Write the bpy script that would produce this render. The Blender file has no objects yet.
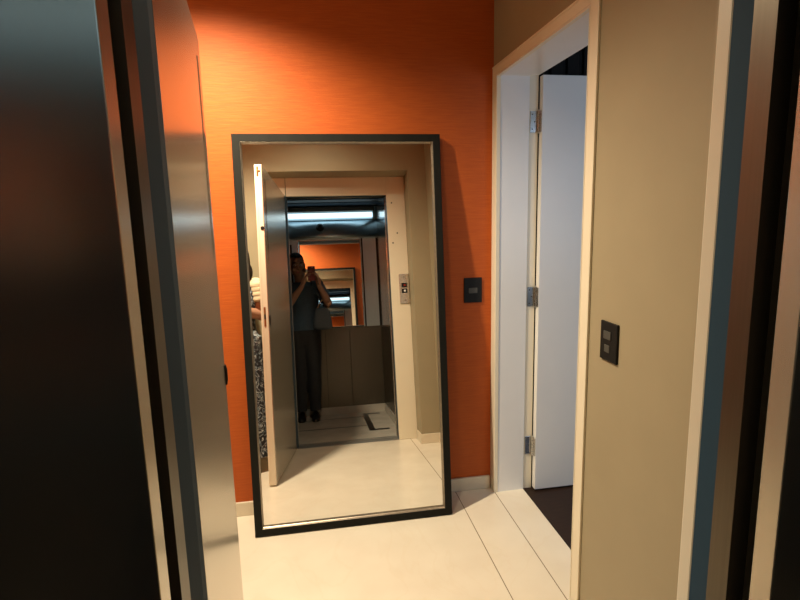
import bpy, bmesh, math, random
from math import radians, sin, cos, pi
from mathutils import Vector, Matrix
random.seed(4)
SC = bpy.context.scene
COL = SC.collection

# ------------------------------------------------------------------ helpers
class MB:
    """collects shapes in one bmesh and links them as ONE mesh object"""
    def __init__(s): s.bm = bmesh.new()
    def box(s, x0, x1, y0, y1, z0, z1, M=None):
        vs = [s.bm.verts.new(Vector((x, y, z)) if M is None else M @ Vector((x, y, z)))
              for x in (x0, x1) for y in (y0, y1) for z in (z0, z1)]
        for f in ((0,1,3,2),(4,6,7,5),(0,4,5,1),(2,3,7,6),(0,2,6,4),(1,5,7,3)):
            s.bm.faces.new([vs[i] for i in f])
        return s
    def cyl(s, p, q, r0, r1=None, n=20, caps=True):
        p, q = Vector(p), Vector(q); r1 = r0 if r1 is None else r1
        d = (q-p).normalized(); a = d.orthogonal().normalized(); b = d.cross(a)
        A = [s.bm.verts.new(p+(a*cos(2*pi*i/n)+b*sin(2*pi*i/n))*r0) for i in range(n)]
        B = [s.bm.verts.new(q+(a*cos(2*pi*i/n)+b*sin(2*pi*i/n))*r1) for i in range(n)]
        for i in range(n): s.bm.faces.new((A[i], A[(i+1)%n], B[(i+1)%n], B[i]))
        if caps: s.bm.faces.new(A[::-1]); s.bm.faces.new(B)
        return s
    def lathe(s, c, prof, axis=(0,0,1), n=28):
        c = Vector(c); d = Vector(axis).normalized(); a = d.orthogonal().normalized(); b = d.cross(a)
        rings = []
        for r, h in prof:
            if r < 1e-6: rings.append([s.bm.verts.new(c+d*h)])
            else: rings.append([s.bm.verts.new(c+d*h+(a*cos(2*pi*i/n)+b*sin(2*pi*i/n))*r) for i in range(n)])
        for A, B in zip(rings, rings[1:]):
            for i in range(n):
                j = (i+1) % n
                if len(A) == 1 and len(B) == 1: continue
                if len(A) == 1: s.bm.faces.new((A[0], B[j], B[i]))
                elif len(B) == 1: s.bm.faces.new((A[i], A[j], B[0]))
                else: s.bm.faces.new((A[i], A[j], B[j], B[i]))
        return s
    def tube(s, pts, rad, n=10):
        pts = [Vector(p) for p in pts]; rad = rad if isinstance(rad, (list, tuple)) else [rad]*len(pts)
        prev = None; rings = []
        for i, p in enumerate(pts):
            t = (pts[min(i+1, len(pts)-1)]-pts[max(i-1, 0)]).normalized()
            a = t.orthogonal().normalized() if prev is None else (prev-t*prev.dot(t)).normalized()
            prev = a; b = t.cross(a)
            rings.append([s.bm.verts.new(p+(a*cos(2*pi*k/n)+b*sin(2*pi*k/n))*rad[i]) for k in range(n)])
        for A, B in zip(rings, rings[1:]):
            for k in range(n): s.bm.faces.new((A[k], A[(k+1)%n], B[(k+1)%n], B[k]))
        s.bm.faces.new(rings[0][::-1]); s.bm.faces.new(rings[-1])
        return s
    def ellipsoid(s, c, r, M=None, nu=20, nv=14):
        c = Vector(c); rows = []
        for j in range(nv+1):
            th = pi*j/nv
            row = [Vector((0,0,cos(th)*r[2]))] if j in (0, nv) else \
                  [Vector((cos(2*pi*i/nu)*sin(th)*r[0], sin(2*pi*i/nu)*sin(th)*r[1], cos(th)*r[2])) for i in range(nu)]
            rows.append([s.bm.verts.new(c+(v if M is None else M @ v)) for v in row])
        for A, B in zip(rows, rows[1:]):
            for i in range(nu):
                k = (i+1) % nu
                if len(A) == 1: s.bm.faces.new((A[0], B[i], B[k]))
                elif len(B) == 1: s.bm.faces.new((A[i], B[0], A[k]))
                else: s.bm.faces.new((A[i], B[i], B[k], A[k]))
        return s
    def stack(s, rows, n=24):
        """closed loft of horizontal ellipses (x, y, z, rx, ry), for torsos and legs"""
        # smooth the rows with Catmull-Rom
        P = [Vector(r) for r in rows] if False else [list(r) for r in rows]; R_ = []
        for i in range(len(P)-1):
            a, b, c, d = P[max(i-1,0)], P[i], P[i+1], P[min(i+2,len(P)-1)]
            for k in range(4):
                t = k/4; R_.append([.5*((2*b[j])+(-a[j]+c[j])*t+(2*a[j]-5*b[j]+4*c[j]-d[j])*t*t+(-a[j]+3*b[j]-3*c[j]+d[j])*t**3) for j in range(5)])
        R_.append(P[-1]); rings = []
        for x, y, z, rx, ry in R_:
            rings.append([s.bm.verts.new((x+rx*cos(2*pi*k/n), y+ry*sin(2*pi*k/n), z)) for k in range(n)])
        for A, B in zip(rings, rings[1:]):
            for k in range(n): s.bm.faces.new((A[k], A[(k+1)%n], B[(k+1)%n], B[k]))
        s.bm.faces.new(rings[0][::-1]); s.bm.faces.new(rings[-1])
        return s
    def sweep_rect(s, W, H, prof, F):
        """mitred frame: profile (inset, depth) swept round a W x H rectangle; F maps (u,v,d) to the world"""
        rings = []
        for a, d in prof:
            rings.append([s.bm.verts.new(F(u, v, d)) for u, v in ((a,a),(W-a,a),(W-a,H-a),(a,H-a))])
        n = len(rings)
        for i in range(n):
            A, B = rings[i], rings[(i+1) % n]
            for k in range(4): s.bm.faces.new((A[k], A[(k+1)%4], B[(k+1)%4], B[k]))
        return s
    def build(s, name, mat, parent=None, bevel=0, smooth=False, seg=2):
        bmesh.ops.recalc_face_normals(s.bm, faces=s.bm.faces)
        me = bpy.data.meshes.new(name); s.bm.to_mesh(me); s.bm.free()
        return link(name, me, mat, parent, bevel, smooth, seg)

def link(name, me, mat, parent=None, bevel=0, smooth=False, seg=2):
    o = bpy.data.objects.new(name, me); COL.objects.link(o)
    if mat is not None and not me.materials: me.materials.append(mat)
    if smooth:
        for p in me.polygons: p.use_smooth = True
    if bevel:
        b = o.modifiers.new('bevel', 'BEVEL'); b.width = bevel; b.segments = seg; b.limit_method = 'ANGLE'
    if parent is not None:
        o.parent = parent; o.matrix_parent_inverse = parent_inv(parent)
    return o
def parent_inv(p):
    m = Matrix.Translation(p.location) @ p.rotation_euler.to_matrix().to_4x4()
    return m.inverted()
def thing(name, label, cat, loc=(0,0,0), group=None):
    o = bpy.data.objects.new(name, None); COL.objects.link(o); o.location = loc; o.empty_display_size = .05
    return tag(o, label, cat, group)
def tag(o, label, cat, group=None):
    o['label'] = label; o['category'] = cat
    if group: o['group'] = group
    return o
def lab(o, t): o['label'] = t; return o
def struct(o, label=None, cat=None):
    o['kind'] = 'structure'
    if label: o['label'] = label
    if cat: o['category'] = cat
    return o

# ------------------------------------------------------------------ materials
def lin(c): return tuple(((v/255)/12.92 if v/255 <= .04045 else ((v/255+.055)/1.055)**2.4) for v in c)
def mat(name, col, rough=.5, metal=0, spec=.5, noise=0, nscale=20, stretch=(1,1,1), bump=0, bscale=None, coat=0, aniso=0, emit=None, estr=0, col2=None, detail=4, rnoise=0):
    m = bpy.data.materials.new(name); m.use_nodes = True
    nt = m.node_tree; b = nt.nodes['Principled BSDF']
    b.inputs['Base Color'].default_value = (*col, 1); b.inputs['Roughness'].default_value = rough
    b.inputs['Metallic'].default_value = metal; b.inputs['Specular IOR Level'].default_value = spec
    b.inputs['Coat Weight'].default_value = coat
    b.inputs['Anisotropic'].default_value = aniso
    if emit:
        b.inputs['Emission Color'].default_value = (*emit, 1); b.inputs['Emission Strength'].default_value = estr
    if noise or bump or rnoise:
        tc = nt.nodes.new('ShaderNodeTexCoord'); mp = nt.nodes.new('ShaderNodeMapping'); mp.inputs['Scale'].default_value = stretch
        nt.links.new(tc.outputs['Object'], mp.inputs[0])
        nz = nt.nodes.new('ShaderNodeTexNoise'); nz.inputs['Scale'].default_value = nscale; nz.inputs['Detail'].default_value = detail
        nt.links.new(mp.outputs[0], nz.inputs['Vector'])
        if noise:
            cr = nt.nodes.new('ShaderNodeMapRange'); cr.inputs[1].default_value = .25; cr.inputs[2].default_value = .75
            nt.links.new(nz.outputs['Fac'], cr.inputs[0])
            mx = nt.nodes.new('ShaderNodeMix'); mx.data_type = 'RGBA'
            c2 = col2 or tuple(v*(1-noise) for v in col)
            mx.inputs[6].default_value = (*c2, 1); mx.inputs[7].default_value = (*col, 1)
            nt.links.new(cr.outputs[0], mx.inputs[0]); nt.links.new(mx.outputs[2], b.inputs['Base Color'])
        if rnoise:
            rr = nt.nodes.new('ShaderNodeMapRange'); rr.inputs[1].default_value = .3; rr.inputs[2].default_value = .7
            rr.inputs[3].default_value = max(rough-rnoise, .01); rr.inputs[4].default_value = rough+rnoise
            nt.links.new(nz.outputs['Fac'], rr.inputs[0]); nt.links.new(rr.outputs[0], b.inputs['Roughness'])
        if bump:
            n2 = nz
            if bscale:
                n2 = nt.nodes.new('ShaderNodeTexNoise'); n2.inputs['Scale'].default_value = bscale; n2.inputs['Detail'].default_value = 3
                nt.links.new(mp.outputs[0], n2.inputs['Vector'])
            bp = nt.nodes.new('ShaderNodeBump'); bp.inputs['Strength'].default_value = bump; bp.inputs['Distance'].default_value = .002
            nt.links.new(n2.outputs['Fac'], bp.inputs['Height']); nt.links.new(bp.outputs[0], b.inputs['Normal'])
    return m

def marble_mat():
    m = mat('cream_marble', (.77,.71,.60), .22, noise=.1, nscale=5, col2=(.71,.64,.53), detail=8, rnoise=.05)
    nt = m.node_tree; b = nt.nodes['Principled BSDF']
    base = b.inputs['Base Color'].links[0].from_socket
    tc = nt.nodes.new('ShaderNodeTexCoord')
    # fine veins
    nz = nt.nodes.new('ShaderNodeTexNoise'); nz.inputs['Scale'].default_value = 2.2; nz.inputs['Detail'].default_value = 9; nz.inputs['Distortion'].default_value = 1.4
    nt.links.new(tc.outputs['Object'], nz.inputs['Vector'])
    v1 = nt.nodes.new('ShaderNodeMath'); v1.operation = 'SUBTRACT'; v1.inputs[1].default_value = .5; nt.links.new(nz.outputs['Fac'], v1.inputs[0])
    v2 = nt.nodes.new('ShaderNodeMath'); v2.operation = 'ABSOLUTE'; nt.links.new(v1.outputs[0], v2.inputs[0])
    v3 = nt.nodes.new('ShaderNodeMapRange'); v3.inputs[1].default_value = 0; v3.inputs[2].default_value = .018; v3.inputs[3].default_value = .13; v3.inputs[4].default_value = 0
    nt.links.new(v2.outputs[0], v3.inputs[0])
    mx = nt.nodes.new('ShaderNodeMix'); mx.data_type = 'RGBA'; mx.inputs[7].default_value = (.66,.54,.38,1)
    nt.links.new(v3.outputs[0], mx.inputs[0]); nt.links.new(base, mx.inputs[6])
    # slab joints, grey-brown grout along y
    sx = nt.nodes.new('ShaderNodeSeparateXYZ'); nt.links.new(tc.outputs['Object'], sx.inputs[0])
    last = None
    for X in (.711, .9165, -.89):
        a = nt.nodes.new('ShaderNodeMath'); a.operation = 'SUBTRACT'; a.inputs[1].default_value = X; nt.links.new(sx.outputs[0], a.inputs[0])
        c = nt.nodes.new('ShaderNodeMath'); c.operation = 'ABSOLUTE'; nt.links.new(a.outputs[0], c.inputs[0])
        d = nt.nodes.new('ShaderNodeMath'); d.operation = 'LESS_THAN'; d.inputs[1].default_value = .0019; nt.links.new(c.outputs[0], d.inputs[0])
        if last is None: last = d
        else:
            e = nt.nodes.new('ShaderNodeMath'); e.operation = 'MAXIMUM'; nt.links.new(d.outputs[0], e.inputs[0]); nt.links.new(last.outputs[0], e.inputs[1]); last = e
    m2 = nt.nodes.new('ShaderNodeMix'); m2.data_type = 'RGBA'; m2.inputs[7].default_value = (.20,.15,.09,1)
    nt.links.new(last.outputs[0], m2.inputs[0]); nt.links.new(mx.outputs[2], m2.inputs[6]); nt.links.new(m2.outputs[2], b.inputs['Base Color'])
    return m

def pattern_mat():
    m = bpy.data.materials.new('printed_fabric'); m.use_nodes = True; nt = m.node_tree; b = nt.nodes['Principled BSDF']; b.inputs['Roughness'].default_value = .85
    tc = nt.nodes.new('ShaderNodeTexCoord'); nz = nt.nodes.new('ShaderNodeTexNoise'); nz.inputs['Scale'].default_value = 17; nz.inputs['Detail'].default_value = 3; nz.inputs['Distortion'].default_value = 2.5
    nt.links.new(tc.outputs['Object'], nz.inputs['Vector'])
    cr = nt.nodes.new('ShaderNodeValToRGB'); cr.color_ramp.interpolation = 'CONSTANT'
    e = cr.color_ramp.elements; e[0].color = (.008,.008,.012,1); e[1].position = .50; e[1].color = (.12,.17,.22,1)
    k = e.new(.545); k.color = (.6,.64,.66,1); k = e.new(.572); k.color = (.012,.012,.018,1)
    nt.links.new(nz.outputs['Fac'], cr.inputs[0]); nt.links.new(cr.outputs[0], b.inputs['Base Color'])
    return m

M = {}
M['orange'] = mat('orange_grasscloth', (.48,.098,.010), .62, noise=.3, nscale=60, stretch=(.18,1,3.2), bump=.35, bscale=120, spec=.35, col2=(.39,.070,.007))
M['beige'] = mat('beige_wall_paint', (.345,.290,.187), .6, noise=.06, nscale=6, bump=.05, bscale=300)
M['ceil'] = mat('white_ceiling_paint', (.75,.72,.66), .8, noise=.03, nscale=5)
M['cream'] = mat('cream_lacquer', (.80,.73,.58), .35, noise=.03, nscale=9)
M['white'] = mat('white_lacquer', (.80,.80,.80), .3, noise=.02, nscale=9)
M['marble'] = marble_mat()
M['skirt'] = mat('cream_marble_skirting', (.74,.66,.52), .3, noise=.15, nscale=9)
M['darkwood'] = mat('dark_wood_floor', (.028,.014,.009), .5, spec=.25, noise=.5, nscale=14, stretch=(1,8,1))
M['ebony'] = mat('ebony_panel', (.007,.006,.006), .6, spec=.2, noise=.5, nscale=8, stretch=(12,1,1))
M['frame'] = mat('charcoal_wood', (.012,.012,.010), .6, spec=.12, noise=.35, nscale=30, stretch=(1,1,.15), bump=.08)
M['silver'] = mat('silver_leaf', (.42,.36,.29), .36, metal=.9, noise=.25, nscale=60)
M['glass'] = mat('mirror_silvering', (.93,.93,.90), 0.0, metal=1, noise=.01, nscale=2)
M['backing'] = mat('brown_backing_board', (.12,.08,.05), .8, noise=.2)
M['steel'] = mat('brushed_steel', (.66,.61,.52), .25, metal=.78, noise=.04, nscale=22, stretch=(5,5,.1), aniso=.3)
M['steel_dark'] = mat('satin_steel', (.14,.125,.10), .36, metal=1, noise=.12, nscale=30, stretch=(6,6,.15))
M['steel_blue'] = mat('upper_steel', (.45,.56,.62), .36, metal=1, noise=.06, nscale=30, stretch=(6,6,.15))
M['steel_side'] = mat('side_steel', (.50,.50,.48), .16, metal=1, noise=.06, nscale=30, stretch=(6,6,.15))
M['gasket'] = mat('cool_lit_slate_enamel', (.030,.066,.105), .75, noise=.05, spec=.15)  # slate base pushed bluer: the car's cool light is put into the colour
M['black'] = mat('black_plastic', (.009,.009,.009), .5, spec=.22, noise=.1)
M['shaft'] = mat('shaft_black', (.004,.004,.004), .9, noise=.1)
M['grey'] = mat('grey_plastic', (.07,.07,.065), .4, spec=.3, noise=.06)
M['chrome'] = mat('chrome', (.75,.75,.74), .16, metal=1, noise=.03)
M['brass'] = mat('brass', (.40,.26,.10), .32, metal=1, noise=.1)
M['alu'] = mat('sill_aluminium', (.33,.33,.32), .4, metal=.6, noise=.15, nscale=40, stretch=(.1,8,1))
M['carfloor'] = mat('grey_marble', (.52,.49,.43), .25, noise=.25, nscale=6, detail=8)
M['inlay'] = mat('black_granite', (.012,.012,.012), .3, noise=.3, nscale=60)
M['tube'] = mat('lit_diffuser', (.9,.95,1), .4, emit=(.62,.86,1.0), estr=1.9, noise=.01)
M['lamp'] = mat('lit_lamp', (1,.9,.75), .4, emit=(1,.74,.42), estr=25, noise=.01)
M['redled'] = mat('red_button', (.30,.02,.015), .35, noise=.05)
M['skin'] = mat('skin', (.36,.19,.12), .6, noise=.08, nscale=15)
M['hair'] = mat('dark_hair', (.012,.008,.005), .65, spec=.2, noise=.5, nscale=60, stretch=(3,3,.4))
M['shirt'] = mat('slate_blue_cotton', (.065,.11,.165), .85, noise=.2, nscale=40, bump=.2)
M['pants'] = mat('charcoal_trousers', (.030,.032,.037), .85, noise=.2, nscale=40, bump=.2)
M['shoe'] = mat('black_leather', (.012,.011,.010), .4, noise=.2)
M['print'] = pattern_mat()
M['ruffle'] = mat('cream_ruffle', (.72,.62,.42), .8, noise=.45, nscale=9, stretch=(1,1,7))
M['red'] = mat('red_phone_case', (.13,.010,.012), .45, noise=.05)
M['bag'] = mat('grey_bag_canvas', (.085,.105,.125), .8, noise=.2, nscale=50, bump=.2)
M['tan'] = mat('tan_strap', (.40,.20,.09), .6, noise=.1)
M['eye'] = mat('eye_white', (.8,.78,.74), .25, noise=.02)
M['iris'] = mat('brown_iris', (.03,.015,.008), .2, noise=.1)
M['lip'] = mat('lip', (.36,.12,.09), .5, noise=.05)
M['dgl'] = mat('smoked_glass', (.02,.018,.016), .08, noise=.02)

# ------------------------------------------------------------------ dimensions (metres; camera stands at x=0, y=0)
H = 1.5
D = 2.554          # orange wall
XR = .918          # right wall
XL = -1.75         # left end of the landing
YF = .935          # face of the wall that holds the elevator
YE = .7476         # elevator door frame, set back in that wall
CZ = 2.62          # ceiling
ZO = 1.999         # elevator opening
X1, X2 = -.186, .6195

# ------------------------------------------------------------------ landing shell
struct(MB().box(XL, XR, .60, D, -.06, 0).build('floor', M['marble']))
struct(MB().box(XL, 3.4, YE+.02, D+.12, CZ, CZ+.08).build('ceiling', M['ceil']))
struct(MB().box(XL, XR+.20, D, D+.10, 0, CZ).build('wall_back', M['orange']))
struct(MB().box(XL-.1, XL, .6, D+.1, 0, CZ).build('wall_left', M['beige']))
# right wall with the doorway (opening y 1.652..2.495, z 0..2.135)
OY0, OY1, OZ = 1.6525, 2.495, 2.135
XB = 1.122
struct(MB().box(XR, XB, YF, OY0-.012, 0, CZ).box(XR, XB, OY1+.012, D, 0, CZ).box(XR, XB, OY0-.012, OY1+.012, OZ+.012, CZ).build('wall_right', M['beige']))
# wall holding the elevator, with a shallow recess round the frame
RX0, RX1, RZ = -.345, .7725, 2.147
struct(MB().box(XL, RX0, YE-.06, YF, 0, CZ).box(RX1, XR+.2, YE-.06, YF, 0, CZ).box(RX0, RX1, YE-.06, YF, RZ, CZ).build('wall_front', M['beige']))
hb = .0735
def skirting(name, *boxes):
    m = MB()
    for b in boxes: m.box(*b)
    return struct(m.build(name, M['skirt'], bevel=.003))
skirting('baseboard_back', (XL, XR-.013, D-.014, D, 0, hb))
skirting('baseboard_front', (XL, RX0-.001, YF, YF+.013, 0, hb), (RX1-.012, XR, YF, YF+.013, 0, hb), (RX1-.012, RX1, YE+.02, YF, 0, hb))
skirting('baseboard_right', (XR-.013, XR, YF+.013, 1.586, 0, hb))
skirting('baseboard_left', (XL, XL+.013, YF+.013, D-.014, 0, hb))

# doorway on the right: stone threshold, lining, architrave, leaf
struct(MB().box(XR, 1.078, OY0-.012, OY1+.012, -.06, .0).build('trim_1', M['marble']), 'cream marble threshold between the landing and the dark wood floor')
m = MB()   # lining: main reveal and the rebate the leaf shuts into
m.box(XR-.004, 1.078, OY1, OY1+.012, 0, OZ+.012)
m.box(XR-.004, 1.078, OY0-.012, OY0, 0, OZ+.012).box(1.078, XB+.004, OY0-.012, OY0-.006, 0, OZ+.012)
m.box(XR-.004, 1.078, OY0, OY1, OZ, OZ+.012).box(1.078, XB+.004, OY0-.006, OY1+.006, OZ+.006, OZ+.012)
struct(MB().box(1.0785, XB+.004, OY1+.006, OY1+.012, 0, OZ+.012).build('trim_4', M['cream']), 'rebate strip behind the hinges, its weaker light painted in as cream')  # part of the white lining; its lower light is painted in as cream
struct(m.build('trim_2', M['white']), 'white lining of the doorway on the right')
m = MB()   # architrave, three pieces with a thin back band
t, s = .007, .009
yo0, yo1, zo = 1.594, 2.5535, 2.184
m.box(XR-t, XR+.014, OY0-.0005, OY0+.004, 0, OZ).box(XR-t, XR+.014, OY1-.004, OY1+.0005, 0, OZ).box(XR-t, XR+.014, OY0, OY1, OZ-.004, OZ+.0005)
m.box(XR-t, XR, yo0+.008, OY0-.004, 0, zo-.008).box(XR-t, XR, OY1+.004, yo1, 0, zo-.008).box(XR-t, XR, OY0-.004, OY1+.004, OZ+.004, zo-.008)
m.box(XR-s, XR, yo0, yo0+.008, 0, zo).box(XR-s, XR, yo0+.008, yo1, zo-.008, zo)
struct(m.build('trim_3', M['cream'], bevel=.002), 'cream architrave round the doorway on the right')
ly0 = 2.462
door = struct(thing('door_1', 'white flush door standing open into the room on the right', 'door', (1.13, 2.49, 0)))
door.pop('kind', None); door['kind'] = 'structure'
MB().box(1.131, 1.93, ly0, ly0+.036, .008, 2.134).build('door_leaf', M['white'], door, bevel=.0015)
for zc in (1.925, 1.062, .250):
    h = MB()
    h.box(1.086, 1.118, OY1+.0025, OY1+.006, zc-.05, zc+.05)
    h.box(1.1275, 1.1305, ly0+.002, ly0+.034, zc-.05, zc+.05)
    for k in range(5): h.cyl((1.124, OY1-.006, zc-.05+k*.02+.0008), (1.124, OY1-.006, zc-.05+k*.02+.0192), .0068, n=16)
    h.cyl((1.124, OY1-.006, zc-.056), (1.124, OY1-.006, zc+.056), .004, n=12)
    hg = h.build('hinge', M['chrome'], door, bevel=.0006)
    sc = MB()
    for dz, dx in ((-.035,1.096),(0,1.108),(.035,1.096)): sc.lathe((dx, OY1+.0025, zc+dz), [(0,.0012),(.0028,.0009),(.0034,0)], (0,-1,0), 12)
    lab(sc.build('screw', M['grey'], hg), 'dark screws in the hinge plate')
# the room beyond the doorway
struct(MB().box(1.078, 3.4, -.2, D+.35, -.062, -.0015).build('floor_bedroom', M['darkwood']))
m = MB()
m.box(XB, 3.4, 2.80, 2.9, 0, CZ)
for i in range(24): m.box(XB+.01+i*.095, XB+.075+i*.095, 2.782, 2.80, 0, CZ-.02)
struct(m.build('wall_bedroom_back', M['ebony'], bevel=.003), 'dark slatted wall of the room beyond the doorway')
struct(MB().box(3.4, 3.5, -.3, 2.9, 0, CZ).build('wall_bedroom_right', M['ceil']))
struct(MB().box(XR+.20, 1.45, -.3, -.2, 0, CZ).box(2.95, 3.4, -.3, -.2, 0, CZ).box(1.45, 2.95, -.3, -.2, 0, .9).box(1.45, 2.95, -.3, -.2, 2.2, CZ).build('wall_bedroom_front', M['ceil']))
struct(MB().box(XR+.20, XB, -.2, YF, 0, CZ).box(XR+.2, XB, D, 2.9, 0, CZ).build('wall_bedroom_left', M['ceil']))
struct(MB().box(XR+.2, 3.4, -.2, YE+.02, CZ, CZ+.08).box(XR+.2, 3.4, D+.12, 2.9, CZ, CZ+.08).build('ceiling_bedroom', M['ceil']))
w = MB(); w.sweep_rect(1.5, 1.3, [(0,0),(.05,0),(.05,.06),(0,.06)], lambda u,v,d: Vector((1.45+u, -.28+d, .9+v))); w.box(2.18, 2.22, -.27, -.23, .94, 2.16)
struct(w.build('window_1', M['white']))

# ------------------------------------------------------------------ leaning mirror
mo = Vector((-.3258, 2.3359, .0036)); ph, al = radians(-.2276), radians(5.5227)
ex = Vector((cos(ph), sin(ph), 0)); hor = Vector((-sin(ph), cos(ph), 0)); ey = Vector((0,0,1))*cos(al)+hor*sin(al); ez = ex.cross(ey)
MW, MH = .9605, 1.8745
F = lambda u, v, d: mo+ex*u+ey*v-ez*d
mir = thing('leaning_mirror', 'large full-length mirror in a flat black frame leaning against the orange wall', 'mirror', tuple(F(MW/2, 0, .018)))
MB().sweep_rect(MW, MH, [(0,.002),(.002,0),(.033,0),(.0345,.0015),(.0345,.031),(.0,.031)], F).build('mirror_frame', M['frame'], mir)
MB().sweep_rect(MW, MH, [(.0345,.003),(.0360,.0025),(.0372,.0045),(.0380,.009),(.0390,.0105),(.0402,.012),(.0410,.019),(.0410,.0215),(.0345,.0215)], F).build('mirror_slip', M['silver'], mir)
g = MB(); g.sweep_rect(MW, MH, [(.0346,.022),(MW/2-.0001,.022),(MW/2-.0001,.027),(.0346,.027)], F); g.bm.free()
g = MB()
vs = [g.bm.verts.new(F(u, v, d)) for d in (.022,.026) for u, v in ((.0346,.0346),(MW-.0346,.0346),(MW-.0346,MH-.0346),(.0346,MH-.0346))]
for f in ((0,1,2,3),(7,6,5,4),(0,4,5,1),(1,5,6,2),(2,6,7,3),(3,7,4,0)): g.bm.faces.new([vs[i] for i in f])
g.build('mirror_glass', M['glass'], mir)
g = MB()
vs = [g.bm.verts.new(F(u, v, d)) for d in (.0265,.0305) for u, v in ((.035,.035),(MW-.035,.035),(MW-.035,MH-.035),(.035,MH-.035))]
for f in ((0,1,2,3),(7,6,5,4),(0,4,5,1),(1,5,6,2),(2,6,7,3),(3,7,4,0)): g.bm.faces.new([vs[i] for i in f])
g.build('backing_board', M['backing'], mir)

# ------------------------------------------------------------------ switches
s1 = thing('light_switch', 'black single switch plate with one grey rocker on the orange wall', 'light switch', (.811, D, 1.102))
MB().box(.763, .859, D-.008, D, 1.038, 1.167).build('switch_plate', M['black'], s1, bevel=.003)
MB().box(.789, .834, D-.011, D-.007, 1.087, 1.115).build('rocker', M['grey'], s1, bevel=.0015)
s2 = thing('light_switch', 'black two-button switch plate on the beige wall right of the doorway', 'light switch', (XR, 1.476, 1.088))
MB().box(XR-.008, XR, 1.421, 1.514, 1.022, 1.148).build('switch_plate', M['black'], s2, bevel=.003)
MB().box(XR-.011, XR-.007, 1.452, 1.492, 1.092, 1.118).build('rocker', M['grey'], s2, bevel=.0015)
lab(MB().box(XR-.010, XR-.007, 1.458, 1.486, 1.050, 1.074).build('rocker', M['grey'], s2, bevel=.0015), 'small black lower button')

# ------------------------------------------------------------------ elevator landing frame, door, call panel
fr = thing('elevator_door_frame', 'cream enamelled frame round the elevator doorway, set back in the beige wall', 'door frame', ((X1+X2)/2, YE, 0))
m = MB()
m.box(RX0+.001, X1-.004, YE-.03, YE, .0005, RZ-.001).box(X2, RX1-.001, YE-.03, YE, .0005, RZ-.001).box(X1, X2, YE-.03, YE, ZO, RZ-.001)
m.build('architrave', M['cream'], fr, bevel=.003)
m = MB(); m.box(X1-.0036, X1, YE-.0305, YE, .0005, ZO).box(X1-.03, X1, YE-.0676, YE-.0305, .0005, ZO+.03).box(X2, X2+.03, YE-.0676, YE-.0305, .0005, ZO+.03).box(X1, X2, YE-.0676, YE-.0305, ZO, ZO+.03)
lab(m.build('jamb', M['gasket'], fr), 'slate grey inner return of the frame, cool light put into its colour')
m = MB(); m.box(X1-.03, X1+.0005, YE-.1076, YE-.068, .0005, ZO+.03).box(X2-.0005, X2+.03, YE-.1076, YE-.068, .0005, ZO+.03).box(X1, X2, YE-.1076, YE-.068, ZO, ZO+.03)
lab(m.build('jamb_strip', M['steel_dark'], fr), 'steel strip behind the jamb')
m = MB()
for px, pz in ((X2+.04, 1.93),(X2+.075, 1.68),(X2+.035, 1.60)): m.lathe((px, YE, pz), [(0,.001),(.006,.001),(.006,0)], (0,1,0), 14)
lab(m.build('screw_hole', M['black'], fr), 'small dark holes beside the opening')
lab(MB().box(X1, X2, .64, YE-.0005, -.03, .0015).build('sill', M['alu'], fr), 'grey metal sill')

cp = thing('call_panel', 'steel elevator call plate with two buttons on the cream frame', 'call panel', (.730, YE, 1.22))
MB().box(.686, .768, YE, YE+.008, 1.10, 1.342).build('call_plate', M['steel'], cp, bevel=.002)
b_ = MB().box(.704, .749, YE+.008, YE+.011, 1.232, 1.268).build('button', M['black'], cp, bevel=.002); lab(b_, 'upper button with a red light')
MB().lathe((.730, YE+.0111, 1.25), [(0,.002),(.008,.0015),(.009,0)], (0,1,0), 16).build('button_light', M['redled'], b_)
b_ = MB().box(.704, .749, YE+.008, YE+.011, 1.186, 1.222).build('button', M['black'], cp, bevel=.002); lab(b_, 'lower button with a pale disc')
MB().lathe((.730, YE+.0111, 1.204), [(0,.002),(.008,.0015),(.009,0)], (0,1,0), 16).build('button_light', M['white'], b_)
for z in (1.315, 1.128): MB().lathe((.728, YE+.0081, z), [(0,.001),(.004,.001),(.005,0)], (0,1,0), 12).build('screw', M['grey'], cp)

# swing door: hinged at the left of the opening, standing open towards the mirror
DL, DT, DZ = .897, .047, 1.997
hp = Vector((X1-.003, YE+.008, 0)); fp = Vector((-.2815, 1.6397, 0))
du = (fp-hp).normalized(); dn = Vector((-du.y, du.x, 0))     # dn points to the hidden outer side (left)
DL = (fp-hp).length
Dm = Matrix(((du.x, dn.x, 0, hp.x), (du.y, dn.y, 0, hp.y), (0,0,1,0), (0,0,0,1)))   # local: u along leaf, v thickness
ed = thing('elevator_door', 'steel-faced elevator door with cream edge swung open on the left', 'elevator door', tuple(hp))
lab(MB().box(0, DL, .004, DT, .010, DZ, Dm).build('door_body', M['cream'], ed, bevel=.002), 'cream enamelled body and edge of the door')
lab(MB().box(.0, .053, .0005, .0038, .012, DZ-.002, Dm).build('door_gasket', M['gasket'], ed, bevel=.0008), 'slate strip along the hinge side, cool light put into its colour')
lab(MB().box(.0545, DL-.0015, 0, .0045, .012, DZ-.002, Dm).build('door_skin', M['steel'], ed, bevel=.0008), 'brushed steel inner face')
vz0, vz1 = 1.385, 1.925
vp = MB(); vp.box(DL-.105, DL-.062, -.0018, .0, vz0, vz1, Dm); vp = vp.build('vision_panel', M['steel'], ed, bevel=.002)
lab(vp, 'narrow vertical vision panel trim'); lab(MB().box(DL-.090, DL-.077, -.0022, -.0017, vz0+.012, vz1-.012, Dm).build('pane', M['dgl'], vp), 'dark narrow pane')
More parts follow.
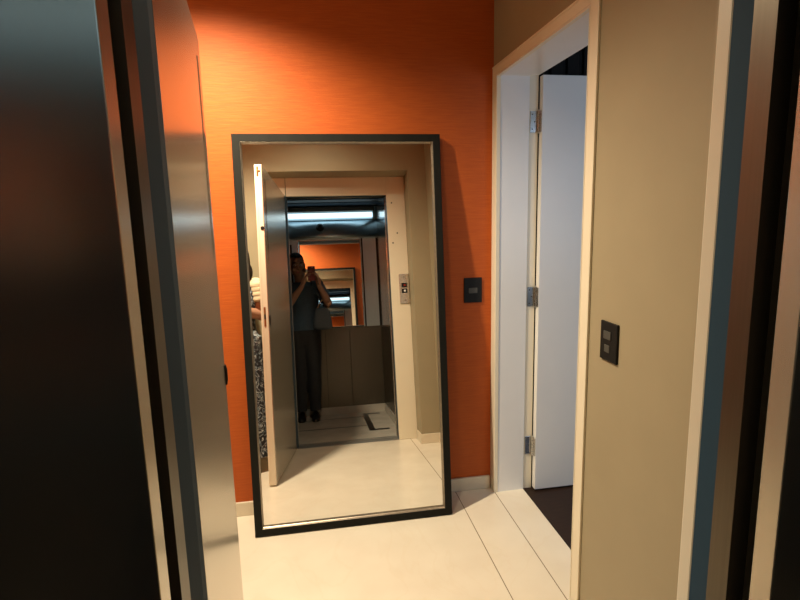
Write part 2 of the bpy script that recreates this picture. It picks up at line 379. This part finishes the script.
# edge furniture
m = MB().box(DL, DL+.0018, .017, .029, .985, 1.105, Dm); lp = lab(m.build('latch_plate', M['brass'], ed, bevel=.0006), 'brass latch plate on the door edge')
MB().box(DL+.0018, DL+.006, .019, .027, 1.03, 1.06, Dm).build('latch_bolt', M['black'], lp, bevel=.001)
lt = MB().box(DL-.030, DL-.012, -.006, -.0005, .992, 1.052, Dm).box(DL-.027, DL-.015, -.008, -.006, 1.002, 1.042, Dm).build('lock_tab', M['black'], ed, bevel=.002)
c = Dm @ Vector((DL, .013, 1.597)); lab(MB().lathe(tuple(c), [(.012,0),(.012,.002),(.0,.0025)], tuple(du), 18).build('edge_plug', M['black'], ed), 'black round plug in the door edge')
m = MB().box(DL, DL+.003, .022, .034, 1.925, 1.985, Dm).box(DL, DL+.004, .010, .026, 1.953, 1.961, Dm)
lab(m.build('contact_bracket', M['brass'], ed, bevel=.0008), 'small metal contact bracket at the top of the edge')
lab(MB().box(DL, DL+.0025, .034, .0385, .012, 1.93, Dm).build('edge_strip', M['cream'], ed), 'raised cream strip down the door edge')

# ------------------------------------------------------------------ elevator car
CX0, CX1, CY0, CY1, CH = -.345, .683, -.60, .60, 2.18
car = thing('elevator_car', 'elevator car lined with steel panels and a half-height mirror', 'elevator', ((CX0+CX1)/2, (CY0+CY1)/2, 0))
fl = MB().box(CX0, CX1, CY0, CY1, -.04, 0).build('car_floor', M['carfloor'], car)
m = MB(); e = .0012
m.box(.42, .475, -.445, .30, 0, e)
m.box(.42, .60, .265, .32, 0, e).box(.42, .60, -.50, -.445, 0, e)
m.box(CX0+.06, .43, .075, .095, 0, e).box(CX0+.06, .43, -.36, -.342, 0, e)
lab(m.build('floor_inlay', M['inlay'], fl), 'black bracket-shaped stone inlay')
m = MB().box(CX0, CX1, CY0-.0, CY0+.014, .0005, .076).box(CX1-.014, CX1, CY0+.014, CY1-.1, .0005, .076).box(CX0, CX0+.014, CY0+.014, CY1-.1, .0005, .076)
lab(m.build('car_skirting', M['carfloor'], car), 'pale stone skirting strip inside the car')
lab(MB().box(X1-.02, X2+.02, .60, .632, -.03, .001).build('car_sill', M['alu'], car), 'worn metal car sill')
# back wall: lower panels, mirror, upper panel
xs = [CX0, -.17, .085, .340, CX1]
for a, b in zip(xs, xs[1:]):
    MB().box(a+.0018, b-.0018, CY0-.02, CY0, .0, .88).build('lower_panel', M['steel_dark'], car, bevel=.001)
MB().box(CX0, CX1, CY0-.02, CY0+.006, .88, .905).build('ledge', M['steel_dark'], car, bevel=.002)
mz0, mz1, mx0, mx1 = .914, 1.840, -.160, .502
for xa, xb, za, zb in ((CX0, mx0-.002, .905, 1.842), (mx1+.002, CX1, .905, 1.842), (CX0, CX1, 1.842, 2.19)):
    MB().box(xa, xb, CY0-.02, CY0, za, zb).build('upper_panel', M['steel_blue'], car, bevel=.001)
cmb = MB(); tx, tz = -.0052, .0060      # the glass sits a hair out of true
qs = [(mx0+.004, mz0+.004), (mx1-.004, mz0+.004), (mx1-.004, mz1-.004), (mx0+.004, mz1-.004)]
vv = [cmb.bm.verts.new((x, CY0+dy, z)) for dy in (-.018, 0) for x, z in qs]
for x_ in vv[4:]: x_.co.y = CY0-.004-(tx*(x_.co.x-.171)+tz*(x_.co.z-1.377))
for f in ((0,1,2,3),(7,6,5,4),(0,4,5,1),(1,5,6,2),(2,6,7,3),(3,7,4,0)): cmb.bm.faces.new([vv[k] for k in f])
cm = cmb.build('car_mirror', M['glass'], car)
MB().sweep_rect(mx1-mx0, mz1-mz0, [(0,.004),(.006,.004),(.006,-.010),(0,-.010)], lambda u,v,d: Vector((mx0+u, CY0+d, mz0+v))).build('mirror_trim', M['steel'], cm)
lab(MB().box(-.235, -.218, CY0, CY0+.012, .905, 1.80).build('corner_channel', M['black'], car), 'black vertical channel beside the car mirror')
# side walls
for xa, xb in ((CX1, CX1+.02), (CX0-.02, CX0)):
    for ya, yb in ((CY0-.02, -.12), (-.12, .24), (.24, CY1)):
        MB().box(xa, xb, ya+.0015, yb-.0015, 0, .89).build('side_panel', M['steel_dark'], car, bevel=.001)
        MB().box(xa, xb, ya+.0015, yb-.0015, .893, CH+.01).build('side_panel', M['steel_side'], car, bevel=.001)
MB().box(X1-.0, CX0-.02, .565, .60, .0, CH).box(X2, CX1+.02, .565, .60, 0, CH).build('front_panel', M['steel'], car, bevel=.0015)
MB().box(X1, X2, .565, .60, ZO+.03, CH).build('transom', M['steel'], car, bevel=.0015)
m = MB().box(CX0-.02, CX1+.02, CY0-.02, CY1, CH+.02, CH+.06)
m.build('car_ceiling', M['steel_dark'], car)
for i in range(7):
    y = CY0+.13+i*.150
    MB().box(CX0, CX1, y, y+.115, CH, CH+.018).build('ceiling_louvre', M['black'] if i % 2 else M['gasket'], car, bevel=.003)
# light strip along the top of the back wall
ls = MB().box(CX0+.02, CX1-.02, CY0, CY0+.075, 2.128, 2.178).box(CX0+.02, CX0+.035, CY0, CY0+.075, 2.055, 2.128).box(CX1-.035, CX1-.02, CY0, CY0+.075, 2.055, 2.128).build('light_housing', M['steel_dark'], car, bevel=.001)
m = MB(); m.cyl((CX0+.04, CY0+.04, 2.092), (CX1-.04, CY0+.04, 2.092), .028, n=24)
lab(m.build('light_tube', M['tube'], ls, smooth=False), 'lit white light tube')
cv = MB(); pr = [(CY0, 2.05)]+[(CY0+.095*sin(a), 1.85+.19*cos(a)) for a in [pi/2*k/12 for k in range(13)]]+[(CY0, 1.85)]  # convex bulge added so the tube's highlight falls across the panel
for xx in (CX0, CX1): cv.bm.faces.new([cv.bm.verts.new((xx, y, z)) for y, z in pr])
cv.bm.verts.ensure_lookup_table(); n_ = len(pr)
for k in range(n_): cv.bm.faces.new([cv.bm.verts[k], cv.bm.verts[(k+1)%n_], cv.bm.verts[n_+(k+1)%n_], cv.bm.verts[n_+k]])
o = lab(cv.build('bullnose_panel', M['steel_blue'], car), 'steel panel below the light, rounding added to catch its highlight')
for p_ in o.data.polygons: p_.use_smooth = len(p_.vertices) == 4 and abs(p_.normal.z) < .98 and p_.normal.y > .05
for xa, xb in ((.512, .526), (CX1-.014, CX1)):
    lab(MB().box(xa, xb, CY0, CY0+.010, .905, 1.848).build('corner_channel', M['black'], car), 'black vertical channel beside the car mirror')
dm = MB().lathe((.085, CY0+.074, 1.960), [(.042,0),(.042,.012),(.038,.02),(.032,.036),(.018,.048),(0,.052)], (0,1,-.25), 24).build('camera_dome', M['black'], car, smooth=True)
# the shaft around the car
struct(MB().box(-1.0, -.98, -1.2, .69, -.1, 2.7).box(1.12, 1.14, -1.2, .69, -.1, 2.7).box(-1.0, 1.14, -1.22, -1.2, -.1, 2.7).box(-1.0, 1.14, -1.2, .69, 2.7, 2.72).box(-1., 1.14, -1.2, .6, -.12, -.1).build('wall_shaft', M['shaft']))

# ------------------------------------------------------------------ downlights
def downlight(x, y, label, power, size, blend, col, beam=0):
    d = thing('ceiling_downlight', label, 'ceiling light', (x, y, CZ))
    MB().lathe((x, y, CZ), [(.038,-.001),(.042,-.006),(.055,-.006),(.058,0),(.038,0)], n=32).build('trim_ring', M['chrome'], d, smooth=False)
    MB().lathe((x, y, CZ), [(0,-.0015),(.037,-.0015),(.037,-.0005),(0,-.0005)], n=28).build('lens', M['lamp'], d)
    for nm, P_, S_, B_ in (('downlight_spill', power, size, blend), ('downlight_beam', beam, 48, .25)):
        if not P_: continue
        L = bpy.data.lights.new(nm, 'SPOT'); L.energy = P_; L.color = col; L.spot_size = radians(S_); L.spot_blend = B_; L.shadow_soft_size = .035
        o = bpy.data.objects.new(nm, L); COL.objects.link(o); o.location = (x, y, CZ-.03)
    return d
WARM = (1, .83, .58)
downlight(-.47, 1.97, 'recessed warm ceiling downlight near the orange wall', 320, 146, 1.0, WARM)
downlight(.03, 1.50, 'recessed warm ceiling downlight in the middle of the landing', 32, 150, 1.0, WARM, 6)
# daylight through the bedroom window
L = bpy.data.lights.new('window_daylight', 'AREA'); L.shape = 'RECTANGLE'; L.size = 1.4; L.size_y = 1.2; L.energy = 16; L.color = (.60, .77, 1.0)
o = bpy.data.objects.new('window_daylight', L); COL.objects.link(o); o.location = (2.2, -.22, 1.55); o.rotation_euler = (radians(90), 0, radians(0)); o.rotation_euler = Vector((0,1,0)).to_track_quat('-Z','Z').to_euler()

W = bpy.data.worlds.new('World'); SC.world = W; W.use_nodes = True
W.node_tree.nodes['Background'].inputs[0].default_value = (.55,.68,.9,1); W.node_tree.nodes['Background'].inputs[1].default_value = .25

# ------------------------------------------------------------------ people
def skin_piece(nodes, edges, sub=2):
    """nodes: list of (x,y,z,rx,ry)"""
    me = bpy.data.meshes.new('tmp'); me.from_pydata([n[:3] for n in nodes], edges, [])
    o = bpy.data.objects.new('tmp', me); COL.objects.link(o)
    sk = o.modifiers.new('s', 'SKIN'); sk.use_smooth_shade = True
    for i, n in enumerate(nodes):
        v = me.skin_vertices[0].data[i]; v.radius = (n[3], n[4] if len(n) > 4 else n[3]); v.use_root = (i == 0)
    if sub: o.modifiers.new('d', 'SUBSURF').levels = sub
    dg = bpy.context.evaluated_depsgraph_get(); dg.update()
    r = bpy.data.meshes.new_from_object(o.evaluated_get(dg)); bpy.data.objects.remove(o); bpy.data.meshes.remove(me)
    return r
def merge(meshes, voxel, smooth_it=4):
    bm = bmesh.new()
    for me in meshes: bm.from_mesh(me)
    me = bpy.data.meshes.new('tmp'); bm.to_mesh(me); bm.free()
    o = bpy.data.objects.new('tmp', me); COL.objects.link(o)
    r = o.modifiers.new('r', 'REMESH'); r.mode = 'VOXEL'; r.voxel_size = voxel; r.use_smooth_shade = True
    if smooth_it:
        s = o.modifiers.new('k', 'SMOOTH'); s.factor = .5; s.iterations = smooth_it
    dg = bpy.context.evaluated_depsgraph_get(); dg.update()
    out = bpy.data.meshes.new_from_object(o.evaluated_get(dg)); bpy.data.objects.remove(o)
    for p in out.polygons: p.use_smooth = True
    out.materials.clear()
    return out
def mesh_of(mb):
    bmesh.ops.recalc_face_normals(mb.bm, faces=mb.bm.faces)
    me = bpy.data.meshes.new('tmp'); mb.bm.to_mesh(me); mb.bm.free(); return me
def chain(pts): return skin_piece(pts, [(i, i+1) for i in range(len(pts)-1)])
def head_mesh(c, R):
    m = MB(); c = Vector(c)
    P = lambda x, y, z: tuple(c+R @ Vector((x, y, z)))
    m.ellipsoid(P(0,-.012,.03), (.074,.092,.085), R)       # skull
    m.ellipsoid(P(0,.022,-.045), (.056,.058,.068), R)      # face and jaw
    m.ellipsoid(P(0,.052,-.094), (.024,.02,.018), R)       # chin
    m.ellipsoid(P(0,.079,-.020), (.010,.015,.026), R)      # nose
    m.ellipsoid(P(0,.086,-.036), (.013,.011,.009), R)
    m.ellipsoid(P(0,.070,.022), (.050,.018,.012), R)       # brow
    for sx in (-1, 1):
        m.ellipsoid(P(sx*.036,.058,-.035), (.020,.018,.020), R)
        m.ellipsoid(P(sx*.076,-.005,-.01), (.010,.020,.032), R)   # ear
    m.ellipsoid(P(0,.076,-.066), (.022,.010,.007), R); m.ellipsoid(P(0,.074,-.077), (.019,.010,.007), R)
    return mesh_of(m)
def face_parts(c, R, parent):
    c = Vector(c); P = lambda x, y, z: tuple(c+R @ Vector((x, y, z)))
    for sx in (-1, 1):
        e = MB().ellipsoid(P(sx*.031,.068,.0), (.013,.010,.008), R, 14, 10).build('eye', M['eye'], parent, smooth=True)
        MB().ellipsoid(P(sx*.031,.0765,.0), (.006,.003,.006), R, 12, 8).build('iris', M['iris'], e, smooth=True)
        MB().ellipsoid(P(sx*.032,.082,.026), (.018,.006,.0045), R, 12, 8).build('eyebrow', M['hair'], parent, smooth=True)
    MB().ellipsoid(P(0,.081,-.071), (.021,.008,.009), R, 14, 10).build('lips', M['lip'], parent, smooth=True)
def hand(wr, knu, pal_n, thumb_dir, curls, size=1):
    """palm from wrist to knuckles, five fingers; pal_n = direction the palm faces"""
    wr, knu = Vector(wr), Vector(knu); d = (knu-wr).normalized(); n = Vector(pal_n).normalized(); side = d.cross(n).normalized()
    out = [chain([(*(wr-d*.01), .021, .017), (*(wr+(knu-wr)*.5), .031, .014), (*knu, .035, .013)])]
    m = MB(); mid = (wr+knu)*.5; Rm = Matrix((side, d, n)).transposed()
    m.ellipsoid(mid+d*.012, (.038, (knu-wr).length*.62, .013), Rm); out.append(mesh_of(m))
    for k, ln in enumerate((.068,.076,.070,.056)):
        off = side*(.030-.020*k); b = knu+off-d*.018; p = b.copy(); pts = [(*p, .0095)]; a = 0
        q = knu+off; pts.append((*q, .0092)); p = q
        for s_, fr in enumerate((.46,.31,.23)):
            a += curls[s_]; v = d*cos(a)+n*sin(a); p = p+v*ln*fr; pts.append((*p, (.0085,.0078,.0068)[s_]))
        out.append(chain(pts))
    tb = wr+d*.018+side*.018; t = Vector(thumb_dir).normalized()
    v1 = (side*.6+d*.6+t*.5).normalized()
    p1 = tb+v1*.032; p2 = p1+(t+d*.5).normalized()*.028; p3 = p2+(t*.7+d).normalized()*.022
    out.append(chain([(*tb, .013), (*p1, .0115), (*p2, .0098), (*p3, .008)]))
    return out

# --- the photographer, standing in the car
Rz = Matrix.Rotation(radians(-14), 3, 'Z') @ Matrix.Rotation(radians(-8), 3, 'X') 
hc = (-.172, -.335, 1.560)
ph1 = thing('person', 'person in slate blue top and dark trousers holding up a red phone inside the elevator', 'person', (-.12, -.42, 0))
S_R, E_R, W_R = (.030,-.350,1.345), (.125,-.215,1.165), (.040,-.055,1.335)
S_L, E_L, W_L = (-.268,-.405,1.345), (-.262,-.225,1.155), (-.112,-.055,1.335)
def mid(a, b, f): return tuple(Vector(a).lerp(Vector(b), f))
def arm(a, e, w, k=1, end=1.0):
    pts = [mid(a,e,-.05), mid(a,e,.3), mid(a,e,.75), e, mid(e,w,.25), mid(e,w,.65), w]; r = [.048,.045,.039,.037,.037,.029,.022]
    n = 7 if end >= 1 else 3
    return mesh_of(MB().ellipsoid(pts[0], (.050*k,)*3).tube(pts[:n], [q*k for q in r[:n]], 18).ellipsoid(e, ((.037*k if end >= 1 else .01),)*3))
def torso(rows): return mesh_of(MB().stack(rows))
T1 = [(-.120,-.43,.80,.135,.095), (-.120,-.425,.90,.150,.108), (-.121,-.415,1.02,.122,.092), (-.124,-.40,1.15,.135,.098), (-.124,-.39,1.26,.148,.098), (-.124,-.382,1.345,.130,.075), (-.130,-.378,1.385,.070,.056), (-.145,-.37,1.42,.050,.052), (-.158,-.35,1.50,.047,.050)]
def leg(x, y, dx, k=0): return [(x-dx,y+.01,.90,.085+k,.090+k), (x-dx*.5,y+.012,.74,.080+k,.088+k), (x,y+.01,.60,.066+k,.074+k), (x,y+.012,.49,.057+k,.064+k), (x,y-.004,.36,.055+k,.063+k), (x,y-.012,.20,.042+k,.048+k), (x,y-.012,.085,.037+k,.045+k)]
body = [torso(T1), torso(leg(-.050,-.425,.012)), torso(leg(-.190,-.435,-.012)), arm(S_R,E_R,W_R), arm(S_L,E_L,W_L), head_mesh(hc, Rz)]
hr = hand((.040,-.055,1.335), (.037,-.024,1.405), (-.85,.1,.1), (-.5,-.6,.5), (.5,.7,.5))
hl = hand((-.112,-.055,1.335), (-.086,-.024,1.405), (.85,.1,.1), (.5,-.6,.5), (.5,.7,.5))
bodyme = merge(body+hr+hl, .0048, 3)
bo = link('body', bodyme, M['skin'], ph1)
face_parts(hc, Rz, ph1)
m = MB(); P = lambda x, y, z: tuple(Vector(hc)+Rz @ Vector((x, y, z)))
m.ellipsoid(P(0,-.020,.040), (.078,.096,.082), Rz); m.ellipsoid(P(0,-.065,-.01), (.066,.042,.055), Rz)
hm = merge([mesh_of(m)], .006, 3)
bm = bmesh.new(); bm.from_mesh(hm)
ci = Vector(hc); Ri = Rz.inverted()
kill = [v for v in bm.verts if (lambda q: q.y > .035 and q.z < .072 or q.y > -.02 and q.z < .02)(Ri @ (v.co-ci))]
bmesh.ops.delete(bm, geom=kill, context='VERTS'); bm.to_mesh(hm); bm.free()
ho = link('hair', hm, M['hair'], ph1); so = ho.modifiers.new('t', 'SOLIDIFY'); so.thickness = .003; so.offset = 1
def grow(rows, k, lo, hi): return [(x,y,z,rx+k,ry+k) for x,y,z,rx,ry in rows if lo <= z <= hi]
link('shirt', merge([torso(grow(T1,.016,.85,1.39)), arm(S_R,E_R,W_R,1.30,.7), arm(S_L,E_L,W_L,1.30,.7)], .007, 3), M['shirt'], ph1)
link('trousers', merge([torso([(-.120,-.43,.755,.130,.105),(-.120,-.43,.80,.150,.112),(-.120,-.427,.90,.163,.121),(-.121,-.420,.97,.145,.112)]), torso(leg(-.050,-.425,.012,.016)), torso(leg(-.190,-.435,-.012,.016))], .007, 3), M['pants'], ph1)
def shoe(x, y, par, mt, s=1):
    m = MB(); rows = [(-.10,.028,.062),(-.075,.036,.078),(-.02,.038,.070),(.05,.042,.050),(.11,.044,.040),(.15,.034,.032),(.168,.012,.022)]
    rings = []
    for dy, w, h in rows:
        rings.append([m.bm.verts.new((x+w*s*cx, y+dy*s, .002+h*s*cz)) for cx, cz in ((-1,0),(-1,.35),(-.75,.8),(0,1),(.75,.8),(1,.35),(1,0))])
    for A, B in zip(rings, rings[1:]):
        for k in range(7): m.bm.faces.new((A[k], A[(k+1)%7], B[(k+1)%7], B[k]))
    m.bm.faces.new(rings[0][::-1]); m.bm.faces.new(rings[-1])
    o = m.build('shoe', mt, par, smooth=True); o.modifiers.new('d', 'SUBSURF').render_levels = 2
    return o
shoe(-.050, -.43, ph1, M['shoe']); shoe(-.190, -.44, ph1, M['shoe'])

# phone held up by the photographer
phn = thing('smartphone', 'smartphone in a dark red case held up by the person in the elevator', 'phone', (-.023, -.0135, 1.372))
m = MB().box(-.058, .012, -.018, -.0095, 1.374, 1.511).build('phone_case', M['red'], phn, bevel=.004, seg=3)
lab(MB().box(-.054, .008, -.0192, -.0181, 1.379, 1.506).build('screen', M['dgl'], phn), 'dark glass screen')
MB().lathe((0,-.0094,1.5), [(.0055,0),(.0055,.0012),(0,.0012)], (0,1,0), 16).build('camera_lens', M['black'], phn)
MB().lathe((-.014,-.0094,1.5), [(.0032,0),(.0032,.0008),(0,.0008)], (0,1,0), 12).build('flash', M['eye'], phn)

# bag hanging on the forearm
bg = thing('shoulder_bag', 'slate grey soft bag hanging from the forearm of the person in the elevator', 'bag', (.065, -.30, .90))
m = MB(); rows = [(.905,.075,.030),(.93,.092,.040),(1.00,.085,.042),(1.07,.070,.030),(1.115,.055,.012)]
rings = []
for z, w, d_ in rows:
    rings.append([m.bm.verts.new((.060+w*cos(a)*(1+.15*abs(sin(2*a))), -.185+d_*sin(a)*(1+.15*abs(sin(2*a)))+.04*(1.0-z), z)) for a in [2*pi*k/20 for k in range(20)]])
for A, B in zip(rings, rings[1:]):
    for k in range(20): m.bm.faces.new((A[k], A[(k+1)%20], B[(k+1)%20], B[k]))
m.bm.faces.new(rings[0][::-1]); m.bm.faces.new(rings[-1])
o = m.build('bag_body', M['bag'], bg, smooth=True)
lab(MB().tube([(.015,-.185,1.11),(.045,-.19,1.17),(.088,-.185,1.222),(.120,-.19,1.225),(.140,-.19,1.18),(.118,-.185,1.11)], .006).build('bag_strap', M['tan'], bg, smooth=True), 'thin tan strap')

# --- the other person, behind the open elevator door
c2 = (-.545, 1.27, 1.475); R2 = Matrix.Rotation(radians(8), 3, 'Z')
X0, Y0 = -.545, 1.24
p2 = thing('person', 'person with long dark hair and black-and-white printed clothes standing behind the open elevator door', 'person', (X0, Y0, 0))
T2 = [(X0,Y0,.78,.135,.098), (X0,Y0,.88,.155,.110), (X0,Y0,.99,.120,.090), (X0,Y0,1.10,.130,.098), (X0,Y0,1.19,.140,.095), (X0,Y0,1.265,.122,.074), (X0,Y0,1.305,.066,.054), (X0,Y0+.005,1.335,.048,.050), (X0,Y0+.015,1.42,.045,.047)]
A_R = ((X0+.148,Y0,1.26), (X0+.172,Y0-.01,1.060), (X0+.010,Y0+.185,1.12)); A_L = ((X0-.148,Y0,1.26), (X0-.175,Y0-.01,1.035), (X0-.175,Y0+.04,.81))
hR = hand((X0+.010,Y0+.185,1.12), (X0-.058,Y0+.215,1.14), (-.3,-.9,0), (-.3,0,.9), (.2,.3,.2))
hL = hand((X0-.175,Y0+.04,.81), (X0-.172,Y0+.055,.73), (1,0,0), (.3,.8,-.2), (.25,.35,.25))
feet = []
for sx in (-1, 1):
    fx = X0+sx*.085
    feet.append(chain([(fx,Y0-.05,.040,.030,.030), (fx,Y0+.02,.046,.034,.030), (fx,Y0+.10,.030,.036,.018), (fx,Y0+.135,.026,.034,.013)]))
    for k in range(5):
        tx = fx+(k-2)*.0145; L_ = (.040,.042,.038,.032,.026)[k if sx < 0 else k] 
        feet.append(chain([(tx,Y0+.125,.024,.009), (tx,Y0+.135+L_*.5,.023,.0088), (tx,Y0+.135+L_*.85,.019,.0075)]))
link('body', merge([torso(T2), torso(leg(X0+.085,Y0,.01)), torso(leg(X0-.085,Y0,-.01)), arm(*A_R), arm(*A_L), head_mesh(c2, R2)]+hR+hL+feet, .0052, 3), M['skin'], p2)
face_parts(c2, R2, p2)
m = MB(); P = lambda x, y, z: tuple(Vector(c2)+R2 @ Vector((x, y, z)))
m.ellipsoid(P(0,-.022,.042), (.088,.100,.085), R2); m.ellipsoid(P(0,-.06,-.06), (.096,.060,.13), R2)
for sx in (-1,1): m.ellipsoid(P(sx*.088,-.015,-.055), (.026,.045,.11), R2); m.ellipsoid(P(sx*.102,-.02,-.115), (.026,.038,.055), R2)
hm = merge([mesh_of(m)], .006, 3)
bm = bmesh.new(); bm.from_mesh(hm); ci = Vector(c2); Ri = R2.inverted()
kill = [v for v in bm.verts if (lambda q: q.y > .045 and q.z < .058 and abs(q.x) < .075)(Ri @ (v.co-ci))]
bmesh.ops.delete(bm, geom=kill, context='VERTS'); bm.to_mesh(hm); bm.free()
ho = link('hair', hm, M['hair'], p2); so = ho.modifiers.new('t', 'SOLIDIFY'); so.thickness = .006; so.offset = 1
link('printed_top', merge([torso(grow(T2,.016,.80,1.31))], .007, 3), M['print'], p2)
wide = lambda sx: [(X0+sx*.075,Y0,.92,.098,.112), (X0+sx*.080,Y0,.74,.098,.106), (X0+sx*.090,Y0+.005,.45,.092,.098), (X0+sx*.098,Y0,.25,.094,.100), (X0+sx*.100,Y0,.10,.097,.104)]
link('printed_trousers', merge([torso([(X0,Y0,.745,.130,.105),(X0,Y0,.80,.155,.118),(X0,Y0,.88,.170,.128),(X0,Y0,.96,.145,.11)]), torso(wide(1)), torso(wide(-1))], .007, 3), M['print'], p2)
for sx in (-1, 1):
    m = MB()
    sh = Vector((X0+sx*.150, Y0, 1.262)); el = Vector((X0+sx*.168, Y0-.012, 1.10)); 
    pr = []
    for i in range(13):
        f = i/12; pr.append((.055+.010*f+(.006 if i % 3 == 1 else 0), -.02+f*.125))
    pr = [(0,-.062),(.026,-.056),(.045,-.042)]+pr+[(.046,.103)]
    m.lathe(sh, pr, el-sh, 24)
    lab(m.build('sleeve', M['ruffle'], p2, smooth=True), 'cream tiered short sleeve')
    fx = X0+sx*.085; m = MB()
    o = []
    for (dy, w) in ((-.10,.026),(-.06,.033),(.0,.034),(.06,.040),(.12,.044),(.165,.038),(.185,.018)): o.append((dy, w))
    L1 = [m.bm.verts.new((fx-w, Y0+dy, .0)) for dy, w in o]; R1 = [m.bm.verts.new((fx+w, Y0+dy, .0)) for dy, w in o]
    L2 = [m.bm.verts.new((fx-w, Y0+dy, .012)) for dy, w in o]; R2_ = [m.bm.verts.new((fx+w, Y0+dy, .012)) for dy, w in o]
    for i in range(len(o)-1):
        m.bm.faces.new((L1[i],L1[i+1],R1[i+1],R1[i])); m.bm.faces.new((L2[i],R2_[i],R2_[i+1],L2[i+1]))
        m.bm.faces.new((L1[i],L2[i],L2[i+1],L1[i+1])); m.bm.faces.new((R1[i],R1[i+1],R2_[i+1],R2_[i]))
    m.bm.faces.new((L1[0],R1[0],R2_[0],L2[0])); m.bm.faces.new((L1[-1],L2[-1],R2_[-1],R1[-1]))
    sd = lab(m.build('sandal', M['tan'], p2, bevel=.002), 'tan flat sandal')
    MB().tube([(fx-.040,Y0+.07,.010),(fx-.036,Y0+.075,.040),(fx,Y0+.08,.056),(fx+.036,Y0+.075,.040),(fx+.040,Y0+.07,.010)], .007).build('sandal_strap', M['tan'], sd, smooth=True)

# ------------------------------------------------------------------ camera
a, b, c = radians(9.4307), radians(-9.583), radians(-1.3415)
fw = Vector((-sin(b)*cos(a), cos(b)*cos(a), -sin(a))); rt = Vector((cos(b), sin(b), 0)); up = rt.cross(fw)
r2 = rt*cos(c)+up*sin(c); u2 = -rt*sin(c)+up*cos(c)
cd = bpy.data.cameras.new('camera'); cam = bpy.data.objects.new('camera', cd); COL.objects.link(cam)
cam.matrix_world = Matrix(((r2.x,u2.x,-fw.x,0),(r2.y,u2.y,-fw.y,0),(r2.z,u2.z,-fw.z,H),(0,0,0,1)))
cd.sensor_fit = 'HORIZONTAL'; cd.sensor_width = 36; cd.lens = 521.48/800*36; cd.clip_start = .004; cd.clip_end = 50
SC.camera = cam

vs_ = SC.view_settings; vs_.view_transform = 'Standard'; vs_.look = 'None'; vs_.gamma = 1; vs_.use_curve_mapping = False; vs_.exposure = 0
SC.cycles.max_bounces = 16; SC.cycles.glossy_bounces = 14; SC.cycles.diffuse_bounces = 6
SC.cycles.caustics_reflective = False; SC.cycles.caustics_refractive = False
SC.cycles.sample_clamp_indirect = 6
